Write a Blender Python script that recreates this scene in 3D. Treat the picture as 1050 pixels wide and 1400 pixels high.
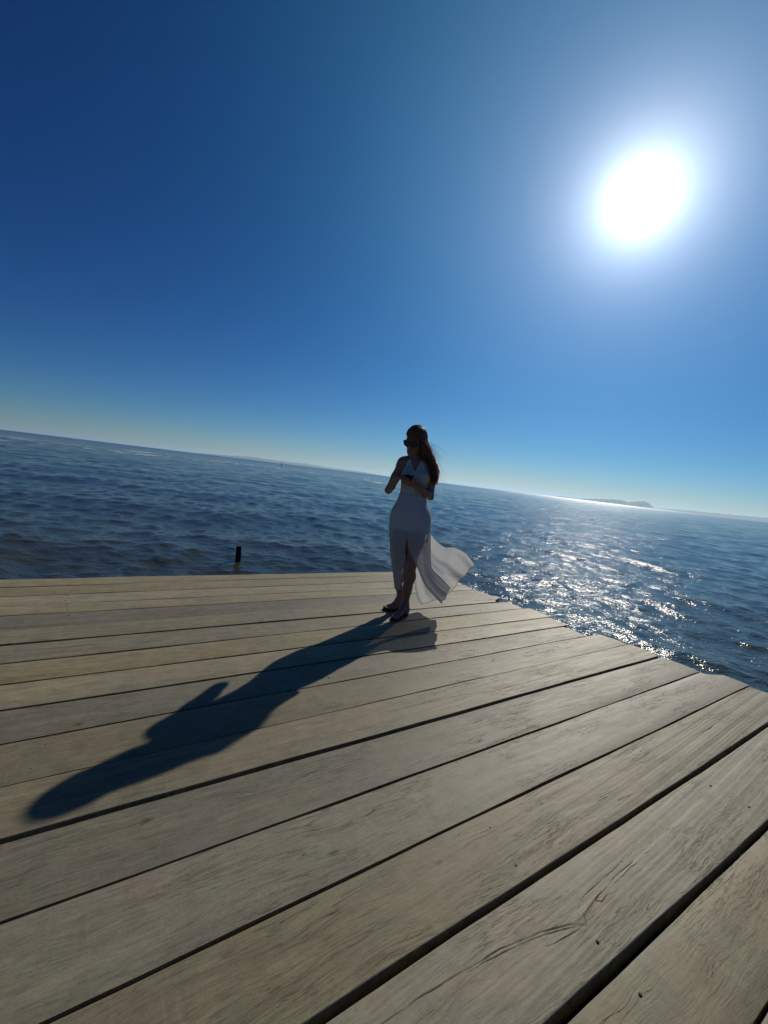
import bpy, math, random
import numpy as np
from mathutils import Vector, Matrix

R = math.radians
rng = np.random.default_rng(7)
random.seed(7)
scene = bpy.context.scene
for o in list(bpy.data.objects):
    bpy.data.objects.remove(o)
COL = scene.collection

# ------------------------------------------------------------------ camera
CAM_H, ROLL, PITCH = 1.22, R(6.8966), R(4.6822)
cam_d = bpy.data.cameras.new('camera')
cam = bpy.data.objects.new('camera', cam_d)
COL.objects.link(cam)
cam_d.sensor_fit = 'VERTICAL'
cam_d.sensor_height = 34.6
cam_d.lens = 34.6 * 600.0 / 1400.0
cam_d.clip_start = 0.05
cam_d.clip_end = 120000
cp, sp = math.cos(PITCH), math.sin(PITCH)
fw = Vector((0, cp, -sp)); r0 = Vector((1, 0, 0)); u0 = Vector((0, sp, cp))
cr, sr = math.cos(ROLL), math.sin(ROLL)
rt = r0 * cr + u0 * sr
up = u0 * cr - r0 * sr
M = Matrix((rt, up, -fw)).transposed().to_4x4()
M.translation = Vector((0, 0, CAM_H))
cam.matrix_world = M
scene.camera = cam

# ------------------------------------------------------------------ sky, sun, exposure
SUN_EL, SUN_AZ = R(30.75), R(25.1)          # azimuth measured from +Y towards +X
SUN_DIR = Vector((math.sin(SUN_AZ) * math.cos(SUN_EL), math.cos(SUN_AZ) * math.cos(SUN_EL), math.sin(SUN_EL)))
world = bpy.data.worlds.new('World')
scene.world = world
world.use_nodes = True
wn = world.node_tree.nodes; wl = world.node_tree.links
for n in list(wn):
    wn.remove(n)
w_out = wn.new('ShaderNodeOutputWorld')
w_bg = wn.new('ShaderNodeBackground')
w_sky = wn.new('ShaderNodeTexSky')
w_sky.sky_type = 'NISHITA'
w_sky.sun_disc = False
w_sky.sun_elevation = SUN_EL
w_sky.sun_rotation = SUN_AZ
w_sky.altitude = 1000
w_sky.air_density = 1.0
w_sky.dust_density = 0.0
w_sky.ozone_density = 1.0
w_bg.inputs['Strength'].default_value = 0.06
# the bright aureole round the sun: forward scattering as a function of the angle to the sun only
w_geo = wn.new('ShaderNodeTexCoord')
w_dot = wn.new('ShaderNodeVectorMath'); w_dot.operation = 'DOT_PRODUCT'
w_nrm = wn.new('ShaderNodeVectorMath'); w_nrm.operation = 'NORMALIZE'
wl.new(w_geo.outputs['Generated'], w_nrm.inputs[0])
wl.new(w_nrm.outputs[0], w_dot.inputs[0])
w_dot.inputs[1].default_value = SUN_DIR
def wmath(op, a, b=None):
    n = wn.new('ShaderNodeMath'); n.operation = op
    for i, v in enumerate((a, b)):
        if v is None: continue
        if isinstance(v, (int, float)): n.inputs[i].default_value = v
        else: wl.new(v, n.inputs[i])
    return n.outputs[0]
# deep, saturated phone-camera blue: one response per channel for the whole sky
w_sep = wn.new('ShaderNodeSeparateColor'); w_cmb = wn.new('ShaderNodeCombineColor')
wl.new(w_sky.outputs[0], w_sep.inputs[0])
for i_, (g_, a_) in enumerate(((2.00, 0.66), (1.50, 0.72), (1.28, 0.97))):
    v_ = wmath('POWER', wmath('MAXIMUM', wmath('MULTIPLY', w_sep.outputs[i_], 0.06), 0.0), g_)
    wl.new(wmath('MULTIPLY', v_, a_ / 0.06), w_cmb.inputs[i_])
wl.new(w_cmb.outputs[0], w_bg.inputs['Color'])
ang = wmath('ARCCOSINE', wmath('MINIMUM', w_dot.outputs['Value'], 0.9999999))
def lobe(amp, width, power):
    q = wmath('POWER', wmath('DIVIDE', ang, width), power)
    return wmath('MULTIPLY', wmath('EXPONENT', wmath('MULTIPLY', q, -1.0)), amp)
AUREOLE = [(4.0, 0.022, 1.3), (2.1, 0.060, 1.15)]
tot = None
for a_, w_, p_ in AUREOLE:
    l_ = lobe(a_, w_, p_)
    tot = l_ if tot is None else wmath('ADD', tot, l_)
w_bg2 = wn.new('ShaderNodeBackground')
w_bg2.inputs['Color'].default_value = (0.86, 0.95, 1.0, 1)
wl.new(tot, w_bg2.inputs['Strength'])
w_add = wn.new('ShaderNodeAddShader')
wl.new(w_bg.outputs[0], w_add.inputs[0]); wl.new(w_bg2.outputs[0], w_add.inputs[1])
w_bg3 = wn.new('ShaderNodeBackground')
w_c3 = wn.new('ShaderNodeCombineColor')
for i_, (a_, wd_) in enumerate(((0.24, 0.26), (0.34, 0.36), (0.46, 0.36))):
    wl.new(lobe(a_, wd_, 1.5), w_c3.inputs[i_])
wl.new(w_c3.outputs[0], w_bg3.inputs['Color'])
w_bg3.inputs['Strength'].default_value = 1.0
w_add2 = wn.new('ShaderNodeAddShader')
wl.new(w_add.outputs[0], w_add2.inputs[0]); wl.new(w_bg3.outputs[0], w_add2.inputs[1])
wl.new(w_add2.outputs[0], w_out.inputs['Surface'])
sun_d = bpy.data.lights.new('sun', 'SUN')
sun_d.energy = 4.2
sun_d.angle = R(0.53)
sun_d.color = (1.0, 0.93, 0.80)
sun = bpy.data.objects.new('sun', sun_d)
COL.objects.link(sun)
sun.rotation_euler = SUN_DIR.to_track_quat('Z', 'Y').to_euler()
sun.location = SUN_DIR * 50
vs = scene.view_settings
vs.view_transform = 'Standard'
vs.look = 'None'
vs.exposure = 0.0
vs.gamma = 1.0
vs.use_curve_mapping = False
scene.cycles.use_denoising = True
scene.cycles.max_bounces = 8
scene.cycles.transparent_max_bounces = 16
scene.cycles.volume_bounces = 0
scene.cycles.caustics_reflective = False
scene.cycles.caustics_refractive = False
scene.cycles.sample_clamp_indirect = 4.0
scene.cycles.sample_clamp_direct = 14.0

# ------------------------------------------------------------------ helpers
def tag(o, label=None, cat=None, group=None, kind=None):
    if label: o['label'] = label
    if cat: o['category'] = cat
    if group: o['group'] = group
    if kind: o['kind'] = kind
    return o
def empty(name, loc=(0, 0, 0), rz=0.0):
    o = bpy.data.objects.new(name, None)
    o.location = loc; o.rotation_euler = (0, 0, rz)
    o.empty_display_size = 0.2
    COL.objects.link(o)
    return o
def mesh_obj(name, verts, faces, mat, parent=None, smooth=True):
    me = bpy.data.meshes.new(name)
    me.from_pydata([tuple(map(float, v)) for v in verts], [], [tuple(int(i) for i in f) for f in faces])
    me.update()
    if smooth:
        me.polygons.foreach_set('use_smooth', [True] * len(me.polygons))
    me.materials.append(mat)
    o = bpy.data.objects.new(name, me)
    COL.objects.link(o)
    o.parent = parent
    return o
def quad_mesh_obj(name, V, Q, mat, parent=None, smooth=True):
    """numpy verts (n,3) and quads (m,4), linked quickly"""
    V = np.asarray(V, dtype=np.float32); Q = np.asarray(Q, dtype=np.int32)
    me = bpy.data.meshes.new(name)
    me.vertices.add(len(V)); me.vertices.foreach_set('co', V.ravel())
    me.loops.add(Q.size); me.loops.foreach_set('vertex_index', Q.ravel())
    me.polygons.add(len(Q))
    me.polygons.foreach_set('loop_start', np.arange(0, Q.size, 4, dtype=np.int32))
    me.polygons.foreach_set('use_smooth', np.full(len(Q), smooth, dtype=bool))
    me.update(calc_edges=True)
    me.materials.append(mat)
    o = bpy.data.objects.new(name, me)
    COL.objects.link(o)
    o.parent = parent
    return o
def grid_quads(nr, nc, closed_c=False, flip=False):
    i = np.arange(nr - 1)[:, None]; j = np.arange(nc if closed_c else nc - 1)[None, :]
    a = i * nc + j; b = i * nc + (j + 1) % nc
    q = np.stack([a, b, b + nc, a + nc], -1).reshape(-1, 4)
    return q[:, ::-1] if flip else q
class NT:
    """short hand for building a node material"""
    def __init__(s, name):
        s.m = bpy.data.materials.new(name); s.m.use_nodes = True
        s.n = s.m.node_tree.nodes; s.l = s.m.node_tree.links
        s.bsdf = s.n['Principled BSDF']; s.out = s.n['Material Output']
    def node(s, t, **kw):
        n = s.n.new(t)
        for k, v in kw.items(): setattr(n, k, v)
        return n
    def put(s, sock, v):
        if hasattr(v, 'links') or isinstance(v, bpy.types.NodeSocket): s.l.new(v, sock)
        else: sock.default_value = v
    def math(s, op, a, b=None, c=None, clamp=False):
        n = s.node('ShaderNodeMath', operation=op); n.use_clamp = clamp
        for i, v in enumerate((a, b, c)):
            if v is not None: s.put(n.inputs[i], v)
        return n.outputs[0]
    def mapping(s, vec, scale=(1, 1, 1), loc=(0, 0, 0)):
        n = s.node('ShaderNodeMapping')
        s.l.new(vec, n.inputs['Vector']); n.inputs['Scale'].default_value = scale
        s.put(n.inputs['Location'], loc)
        return n.outputs[0]
    def noise(s, vec, scale=1.0, detail=4.0, rough=0.55, dist=0.0):
        n = s.node('ShaderNodeTexNoise')
        s.l.new(vec, n.inputs['Vector'])
        n.inputs['Scale'].default_value = scale; n.inputs['Detail'].default_value = detail
        n.inputs['Roughness'].default_value = rough; n.inputs['Distortion'].default_value = dist
        return n.outputs['Fac']
    def ramp(s, fac, stops):
        n = s.node('ShaderNodeValToRGB'); s.l.new(fac, n.inputs[0])
        e = n.color_ramp.elements
        while len(e) < len(stops): e.new(0.5)
        for k, (p, c) in enumerate(stops):
            e[k].position = p
            e[k].color = (c, c, c, 1) if isinstance(c, (int, float)) else (*c, 1)
        return n.outputs[0]
    def mix(s, fac, a, b, mode='MIX'):
        n = s.node('ShaderNodeMix', data_type='RGBA', blend_type=mode)
        s.put(n.inputs[0], fac)
        for sock, v in ((n.inputs[6], a), (n.inputs[7], b)):
            if isinstance(v, tuple): sock.default_value = (*v, 1)
            else: s.l.new(v, sock)
        return n.outputs[2]
    def bump(s, h, strength=1.0, dist=0.01, normal=None):
        n = s.node('ShaderNodeBump')
        s.put(n.inputs['Height'], h); s.put(n.inputs['Strength'], strength); n.inputs['Distance'].default_value = dist
        if normal is not None: s.l.new(normal, n.inputs['Normal'])
        return n.outputs[0]

def simple(name, col, rough=0.6, spec=0.4, metal=0.0, var=0.15, scale=20.0):
    t = NT(name)
    tc = t.node('ShaderNodeTexCoord')
    f = t.noise(tc.outputs['Object'], scale, 4)
    c = t.mix(f, tuple(max(0, x * (1 - var)) for x in col), tuple(min(1, x * (1 + var)) for x in col))
    t.l.new(c, t.bsdf.inputs['Base Color'])
    t.bsdf.inputs['Roughness'].default_value = rough
    t.bsdf.inputs['Specular IOR Level'].default_value = spec
    t.bsdf.inputs['Metallic'].default_value = metal
    return t.m

# ------------------------------------------------------------------ materials: wood
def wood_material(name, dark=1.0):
    t = NT(name)
    tc = t.node('ShaderNodeTexCoord'); oi = t.node('ShaderNodeObjectInfo')
    rnd = oi.outputs['Random']
    cmb = t.node('ShaderNodeCombineXYZ')
    t.l.new(t.math('MULTIPLY', rnd, 37.0), cmb.inputs[0]); t.l.new(t.math('MULTIPLY', rnd, 91.0), cmb.inputs[1])
    t.l.new(t.math('MULTIPLY', rnd, 13.0), cmb.inputs[2])
    add = t.node('ShaderNodeVectorMath', operation='ADD')
    t.l.new(tc.outputs['Object'], add.inputs[0]); t.l.new(cmb.outputs[0], add.inputs[1])
    P = add.outputs[0]
    # slow sideways warp, so that the grain wanders round knots
    wob = t.node('ShaderNodeTexNoise'); t.l.new(t.mapping(P, (2.2, 5.0, 1.0)), wob.inputs['Vector'])
    wob.inputs['Scale'].default_value = 1.0; wob.inputs['Detail'].default_value = 3.0
    wv = t.node('ShaderNodeVectorMath', operation='MULTIPLY_ADD')
    t.l.new(wob.outputs['Color'], wv.inputs[0]); wv.inputs[1].default_value = (0.0, 0.085, 0.0); t.l.new(P, wv.inputs[2])
    W = wv.outputs[0]
    g1 = t.noise(t.mapping(W, (2.4, 40, 8)), 1.0, 8, 0.66)
    g2 = t.noise(t.mapping(W, (9.0, 210, 20)), 1.0, 5, 0.65)
    g3 = t.noise(t.mapping(W, (30.0, 520, 40)), 1.0, 3, 0.6)
    patch = t.noise(t.mapping(P, (2.2, 4.5, 1)), 1.0, 6, 0.62, 0.8)
    tint = t.noise(t.mapping(P, (4.5, 8.0, 1), (5, 3, 1)), 1.0, 4, 0.6)
    blotch = t.noise(P, 14.0, 6, 0.7)
    speck = t.noise(P, 190.0, 3, 0.7)
    saw = t.noise(t.mapping(P, (75.0, 4.0, 1)), 1.0, 3, 0.6)
    col = t.ramp(g1, [(0.25, (0.176, 0.143, 0.084)), (0.45, (0.236, 0.203, 0.124)), (0.60, (0.274, 0.240, 0.150)), (0.8, (0.328, 0.292, 0.188))])
    col = t.mix(t.math('MULTIPLY', t.ramp(patch, [(0.35, 0.0), (0.68, 1.0)]), 0.6), col, (0.172, 0.160, 0.118), 'MIX')
    col = t.mix(t.math('MULTIPLY', t.ramp(tint, [(0.50, 0.0), (0.72, 1.0)]), 0.45), col, (0.275, 0.205, 0.150), 'MIX')
    col = t.mix(t.math('MULTIPLY', t.ramp(tint, [(0.28, 1.0), (0.48, 0.0)]), 0.45), col, (0.205, 0.222, 0.140), 'MIX')
    col = t.mix(0.55, col, t.ramp(g2, [(0.30, 0.30), (0.48, 0.95), (0.75, 1.0)]), 'MULTIPLY')
    col = t.mix(0.45, col, t.ramp(g3, [(0.30, 0.40), (0.5, 1.0)]), 'MULTIPLY')
    col = t.mix(0.38, col, t.ramp(blotch, [(0.32, 0.45), (0.58, 1.0)]), 'MULTIPLY')
    col = t.mix(0.30, col, t.ramp(speck, [(0.35, 0.4), (0.5, 1.0)]), 'MULTIPLY')
    col = t.mix(t.math('MULTIPLY', t.ramp(saw, [(0.56, 0.0), (0.66, 1.0)]), t.math('MULTIPLY', t.ramp(patch, [(0.48, 0.0), (0.58, 1.0)]), 0.14)), col, (0.34, 0.325, 0.255), 'MIX')
    # drying checks: thin dark lines on iso-contours of the stretched noise
    ck = t.noise(t.mapping(W, (1.5, 30, 4), (9, 4, 2)), 1.0, 3, 0.55)
    line = t.math('SUBTRACT', 1.0, t.math('MULTIPLY', t.math('ABSOLUTE', t.math('SUBTRACT', ck, 0.5)), 110.0), clamp=True)
    where = t.ramp(t.noise(t.mapping(P, (1.1, 4.0, 1), (2, 8, 3)), 1.0, 3, 0.55), [(0.52, 0.0), (0.60, 1.0)])
    check = t.math('MULTIPLY', line, where)
    ck2 = t.noise(t.mapping(W, (5.0, 95, 4), (1, 7, 2)), 1.0, 3, 0.6)
    line2 = t.math('SUBTRACT', 1.0, t.math('MULTIPLY', t.math('ABSOLUTE', t.math('SUBTRACT', ck2, 0.52)), 40.0), clamp=True)
    where2 = t.ramp(t.noise(t.mapping(P, (2.0, 6.0, 1), (6, 1, 3)), 1.0, 3, 0.55), [(0.48, 0.0), (0.62, 0.75)])
    check2 = t.math('MULTIPLY', line2, where2)
    checks = t.math('MAXIMUM', check, check2)
    col = t.mix(t.math('MULTIPLY', checks, 0.62), col, (0.045, 0.038, 0.028))
    at = t.node('ShaderNodeAttribute', attribute_name='split')
    brk = t.math('MULTIPLY', at.outputs['Fac'], t.ramp(g1, [(0.30, 0.7), (0.5, 1.0)]))
    col_brk = t.math('MULTIPLY', brk, 0.93)
    # small knots
    vo = t.node('ShaderNodeTexVoronoi'); t.l.new(t.mapping(P, (3.2, 7.5, 1)), vo.inputs['Vector']); vo.inputs['Scale'].default_value = 1.0
    kn = t.math('MULTIPLY', t.ramp(vo.outputs['Distance'], [(0.03, 1.0), (0.085, 0.0)]),
                t.ramp(t.node('ShaderNodeSeparateColor').outputs[0], [(0, 1.0), (1, 1.0)]))
    sc = t.node('ShaderNodeSeparateColor'); t.l.new(vo.outputs['Color'], sc.inputs[0])
    kn = t.math('MULTIPLY', kn, t.ramp(sc.outputs[0], [(0.70, 0.0), (0.74, 1.0)]))
    col = t.mix(t.math('MULTIPLY', kn, 0.8), col, (0.05, 0.035, 0.022))
    col = t.mix(col_brk, col, (0.016, 0.014, 0.011))
    hv = t.node('ShaderNodeHueSaturation')
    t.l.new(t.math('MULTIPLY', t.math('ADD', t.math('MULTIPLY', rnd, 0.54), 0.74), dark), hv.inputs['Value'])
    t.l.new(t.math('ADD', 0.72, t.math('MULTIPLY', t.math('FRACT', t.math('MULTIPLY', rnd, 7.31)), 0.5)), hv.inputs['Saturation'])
    t.l.new(col, hv.inputs['Color'])
    t.l.new(hv.outputs[0], t.bsdf.inputs['Base Color'])
    t.l.new(t.math('ADD', t.math('MULTIPLY', g1, 0.25), 0.50), t.bsdf.inputs['Roughness'])
    t.l.new(t.math('MULTIPLY', t.math('SUBTRACT', 1.0, t.math('MAXIMUM', brk, checks), clamp=True), 0.22), t.bsdf.inputs['Specular IOR Level'])
    h = t.math('ADD', t.math('MULTIPLY', g1, 0.6), t.math('MULTIPLY', g2, 0.35))
    h = t.math('SUBTRACT', h, t.math('MULTIPLY', checks, 0.5))
    h = t.math('ADD', h, t.math('ADD', t.math('MULTIPLY', blotch, 0.3), t.math('MULTIPLY', g3, 0.25)))
    t.l.new(t.bump(h, 0.6, 0.0020), t.bsdf.inputs['Normal'])
    return t.m
M_WOOD = wood_material('weathered_plank_wood')
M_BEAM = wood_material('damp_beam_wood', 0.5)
M_NAIL = simple('rusted_iron', (0.045, 0.03, 0.02), 0.7, 0.3, 0.4)

# ------------------------------------------------------------------ sea
SEA_Z = -0.70
def water_material():
    t = NT('sea_water')
    geo = t.node('ShaderNodeNewGeometry')
    Pw = geo.outputs['Position']
    sep = t.node('ShaderNodeSeparateXYZ'); t.l.new(Pw, sep.inputs[0])
    ln = t.node('ShaderNodeVectorMath', operation='LENGTH'); t.l.new(Pw, ln.inputs[0])
    dist = ln.outputs['Value']
    far = t.node('ShaderNodeMapRange'); t.l.new(dist, far.inputs[0])
    far.inputs[1].default_value = 18; far.inputs[2].default_value = 70
    n1 = t.noise(t.mapping(Pw, (1.7, 2.3, 0.0)), 1.0, 4, 0.6, 0.3)
    n2 = t.noise(t.mapping(Pw, (5.0, 6.5, 0.0)), 1.0, 3, 0.6, 0.4)
    n3 = t.noise(t.mapping(Pw, (22, 26, 0.0)), 1.0, 2, 0.5)
    b1 = t.bump(n1, far.outputs[0], 0.105)
    gust = t.noise(t.mapping(Pw, (0.05, 0.11, 0.0)), 1.0, 4, 0.6, 0.6)
    b2 = t.bump(n2, t.ramp(gust, [(0.35, 0.55), (0.65, 1.0)]), 0.042, b1)
    b3 = t.bump(n3, 1.0, 0.0060, b2)
    # shallow bank far out: paler, greener water with broken streaks of foam
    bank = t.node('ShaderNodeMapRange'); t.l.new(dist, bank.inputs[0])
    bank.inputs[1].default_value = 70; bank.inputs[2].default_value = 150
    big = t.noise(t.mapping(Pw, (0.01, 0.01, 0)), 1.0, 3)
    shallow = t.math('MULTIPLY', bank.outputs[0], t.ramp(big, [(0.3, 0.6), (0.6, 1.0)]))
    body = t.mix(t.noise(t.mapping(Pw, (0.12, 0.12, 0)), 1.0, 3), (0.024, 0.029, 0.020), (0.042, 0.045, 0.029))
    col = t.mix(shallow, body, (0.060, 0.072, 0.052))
    f1 = t.noise(t.mapping(Pw, (0.22, 0.06, 0)), 1.0, 4, 0.6)
    f2 = t.noise(t.mapping(Pw, (0.03, 0.012, 0), (3, 1, 0)), 1.0, 2)
    inb = t.math('MULTIPLY', t.ramp(t.math('DIVIDE', dist, 400.0), [(0.22, 0.0), (0.27, 1.0), (0.45, 1.0), (0.6, 0.0)]),
                 t.ramp(t.math('ADD', t.math('DIVIDE', sep.outputs[0], 400.0), 0.5), [(0.50, 1.0), (0.56, 0.0)]))
    foam = t.math('MULTIPLY', t.ramp(f1, [(0.55, 0.0), (0.61, 1.0)]), t.ramp(f2, [(0.42, 0.0), (0.52, 1.0)]))
    foam = t.math('MULTIPLY', foam, inb)
    col = t.mix(foam, col, (0.62, 0.62, 0.58))
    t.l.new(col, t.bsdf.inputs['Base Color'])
    t.bsdf.inputs['IOR'].default_value = 1.333
    t.bsdf.inputs['Specular IOR Level'].default_value = 0.5
    # slopes too small to see from afar widen the reflection with distance
    lod = t.node('ShaderNodeMapRange'); t.l.new(t.math('LOGARITHM', dist, 10.0), lod.inputs[0])
    lod.inputs[1].default_value = 1.9; lod.inputs[2].default_value = 3.5; lod.inputs[3].default_value = 0.080; lod.inputs[4].default_value = 0.28
    t.l.new(t.math('ADD', lod.outputs[0], t.math('MULTIPLY', foam, 0.5)), t.bsdf.inputs['Roughness'])
    t.l.new(b3, t.bsdf.inputs['Normal'])
    return t.m
M_WATER = water_material()

def build_sea():
    # rings grow with distance from the pier; the sector over the open sea is finer
    rr = [0.25]
    while rr[-1] < 150: rr.append(rr[-1] * 1.0052 + 0.004)
    while rr[-1] < 42000: rr.append(rr[-1] * 1.035)
    rr = np.array(rr)
    th = np.concatenate([np.arange(-64, 64, 0.22), np.arange(64, 296, 4.0)])
    th = np.radians(th)
    nr, nc = len(rr), len(th)
    Rg, Tg = np.meshgrid(rr, th, indexing='ij')
    X = Rg * np.sin(Tg); Y = Rg * np.cos(Tg)
    step = Rg * 0.0050 + 0.003
    side = (np.abs(np.degrees(Tg)) > 65)
    step = np.where(side, Rg * 0.07, step)
    Z = np.zeros_like(X); DX = np.zeros_like(X); DY = np.zeros_like(X)
    NW = 84
    lam = np.concatenate([np.exp(np.linspace(math.log(0.13), math.log(1.7), NW)), np.exp(np.linspace(math.log(1.8), math.log(8.0), 26))])
    near = rr < 400
    nn = int(near.sum())
    Xn, Yn, Sn = X[:nn], Y[:nn], step[:nn]
    g = np.random.default_rng(21)
    for i, L in enumerate(lam):
        k = 2 * math.pi / L
        if i % 5 < 3: a = math.radians(200 + g.normal(0, 32))
        else: a = math.radians(118 + g.normal(0, 30))
        kx, ky = math.cos(a), math.sin(a)
        slope = 0.125 * math.sqrt(2.0 / NW) * (1.2 if 0.25 < L < 1.0 else 0.85)
        if L > 1.75: slope = 0.040 * math.sqrt(2.0 / 26)
        amp = slope / k
        fade = np.clip((L / Sn - 3.0) / 3.0, 0, 1) * amp
        ph = k * (kx * Xn + ky * Yn) + g.uniform(0, 6.283)
        Z[:nn] += fade * np.cos(ph)
        DX[:nn] -= 0.9 * fade * kx * np.sin(ph)
        DY[:nn] -= 0.9 * fade * ky * np.sin(ph)
    V = np.stack([X + DX, Y + DY, Z + SEA_Z], -1).reshape(-1, 3)
    Q = grid_quads(nr, nc, closed_c=True, flip=True)
    # close the tiny hole in the middle
    o = quad_mesh_obj('sea', V, Q, M_WATER)
    tag(o, kind='structure')
    return o
sea = build_sea()

# ------------------------------------------------------------------ pier
PIER_ANG = R(34.0)
pier = empty('wooden_pier', (0, 0, 0), PIER_ANG)
tag(pier, 'weathered grey-brown timber pier deck of wide gapped planks above the sea', 'pier')
# each gap line: u, y at its left, u, y at its right (pier frame: u along the planks, y out to sea), gap width, right end
GAPS = [
    (-0.576, 4.644, 3.231, 4.54, 0.0, 4.00), (-0.543, 4.399, 1.897, 4.40, 0.008, 4.00), (-0.510, 4.151, 3.063, 4.133, 0.008, 4.0),
    (-0.479, 3.918, 2.887, 3.882, 0.014, 3.93), (-0.451, 3.709, 2.737, 3.665, 0.016, 3.90), (-0.413, 3.421, 2.834, 3.397, 0.010, 3.90),
    (-0.379, 3.17, 3.887, 3.160, 0.022, 3.84), (-0.344, 2.904, 3.816, 2.915, 0.016, 3.90), (-0.311, 2.657, 3.979, 2.628, 0.016, 3.97),
    (-0.277, 2.404, 3.922, 2.395, 0.014, 3.92), (-0.240, 2.130, 3.812, 2.148, 0.026, 3.83), (-0.201, 1.850, 4.032, 1.880, 0.014, 4.02),
    (-0.167, 1.582, 4.055, 1.612, 0.036, 4.05), (-0.129, 1.295, 4.031, 1.318, 0.022, 4.04), (0.535, 1.014, 4.141, 1.040, 0.018, 4.13),
    (0.469, 0.739, 3.507, 0.756, 0.030, 4.14), (0.954, 0.470, 2.292, 0.454, 0.036, 4.08), (1.416, 0.222, 2.4, 0.214, 0.016, 4.06),
    (0.0, -0.045, 3.0, -0.05, 0.018, 4.1), (0.0, -0.32, 3.0, -0.31, 0.018, 4.05), (0.0, -0.58, 3.0, -0.57, 0.02, 4.1),
    (0.0, -0.85, 3.0, -0.84, 0.0, 4.06)]
U0 = -3.4
TH = 0.055
def vnoise(x, seed, n=5, base=1.0):
    g = np.random.default_rng(seed)
    out = np.zeros_like(x)
    for i in range(n):
        f = base * 1.9 ** i
        out += np.sin(x * f * 2 + g.uniform(0, 6.28)) * g.uniform(0.4, 1) / 1.7 ** i
    return out / 2
def seg_dist(U, Yv, pl):
    d = np.full(U.shape, 9.0)
    for (a, b) in zip(pl[:-1], pl[1:]):
        ax, ay, aw = a; bx, by, bw = b
        dx, dy = bx - ax, by - ay
        t_ = np.clip(((U - ax) * dx + (Yv - ay) * dy) / (dx * dx + dy * dy + 1e-12), 0, 1)
        w_ = aw + (bw - aw) * t_
        d = np.minimum(d, np.hypot(U - ax - t_ * dx, Yv - ay - t_ * dy) / np.maximum(w_, 1e-4))
    return d
# splits that are wide enough to have depth: (u, y, half width)
CRACKS = {
    15: [[(0.55, 0.668, .0010), (0.80, 0.660, .0012), (0.98, 0.645, .0012), (1.12, 0.625, .0014), (1.21, 0.600, .0017), (1.262, 0.573, .0022),
          (1.285, 0.590, .0020), (1.36, 0.606, .0014), (1.50, 0.618, .0010), (1.64, 0.626, .0006)],
         [(0.85, 0.650, .0005), (1.05, 0.628, .0010), (1.17, 0.600, .0012), (1.262, 0.573, .0012)],
         [(1.262, 0.573, .0012), (1.20, 0.577, .0010), (1.10, 0.590, .0006)],
         [(1.36, 0.606, .0012), (1.38, 0.592, .0010), (1.42, 0.594, .0008), (1.46, 0.588, .0006)],
         [(1.30, 0.622, .0003), (1.42, 0.634, .0007), (1.60, 0.642, .0003)], [(1.48, 0.605, .0003), (1.60, 0.614, .0007), (1.76, 0.62, .0003)]],
    11: [[(1.35, 1.748, .0008), (1.6, 1.742, .0012), (1.9, 1.735, .0012), (2.1, 1.70, .0012), (2.5, 1.705, .0012), (2.9, 1.72, .0008)]],
    14: [[(2.9, 0.90, .0008), (3.05, 0.90, .002), (3.12, 0.905, .0008)]],
    5: [[(3.45, 3.26, .003), (3.6, 3.25, .005), (3.86, 3.24, .007)]],
    6: [[(-0.3, 3.05, .0012), (0.0, 3.05, .0025), (0.15, 3.04, .0012)]],
}
def resample_poly(c):
    """break a split into short, slightly jagged pieces"""
    out = []
    for (a, b) in zip(c[:-1], c[1:]):
        n = max(2, int(abs(b[0] - a[0]) / 0.03))
        for q in range(n):
            t_ = q / n
            out.append((a[0] + (b[0] - a[0]) * t_, a[1] + (b[1] - a[1]) * t_ + random.uniform(-0.0022, 0.0022), a[2] + (b[2] - a[2]) * t_))
    out.append(c[-1])
    return out
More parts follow.
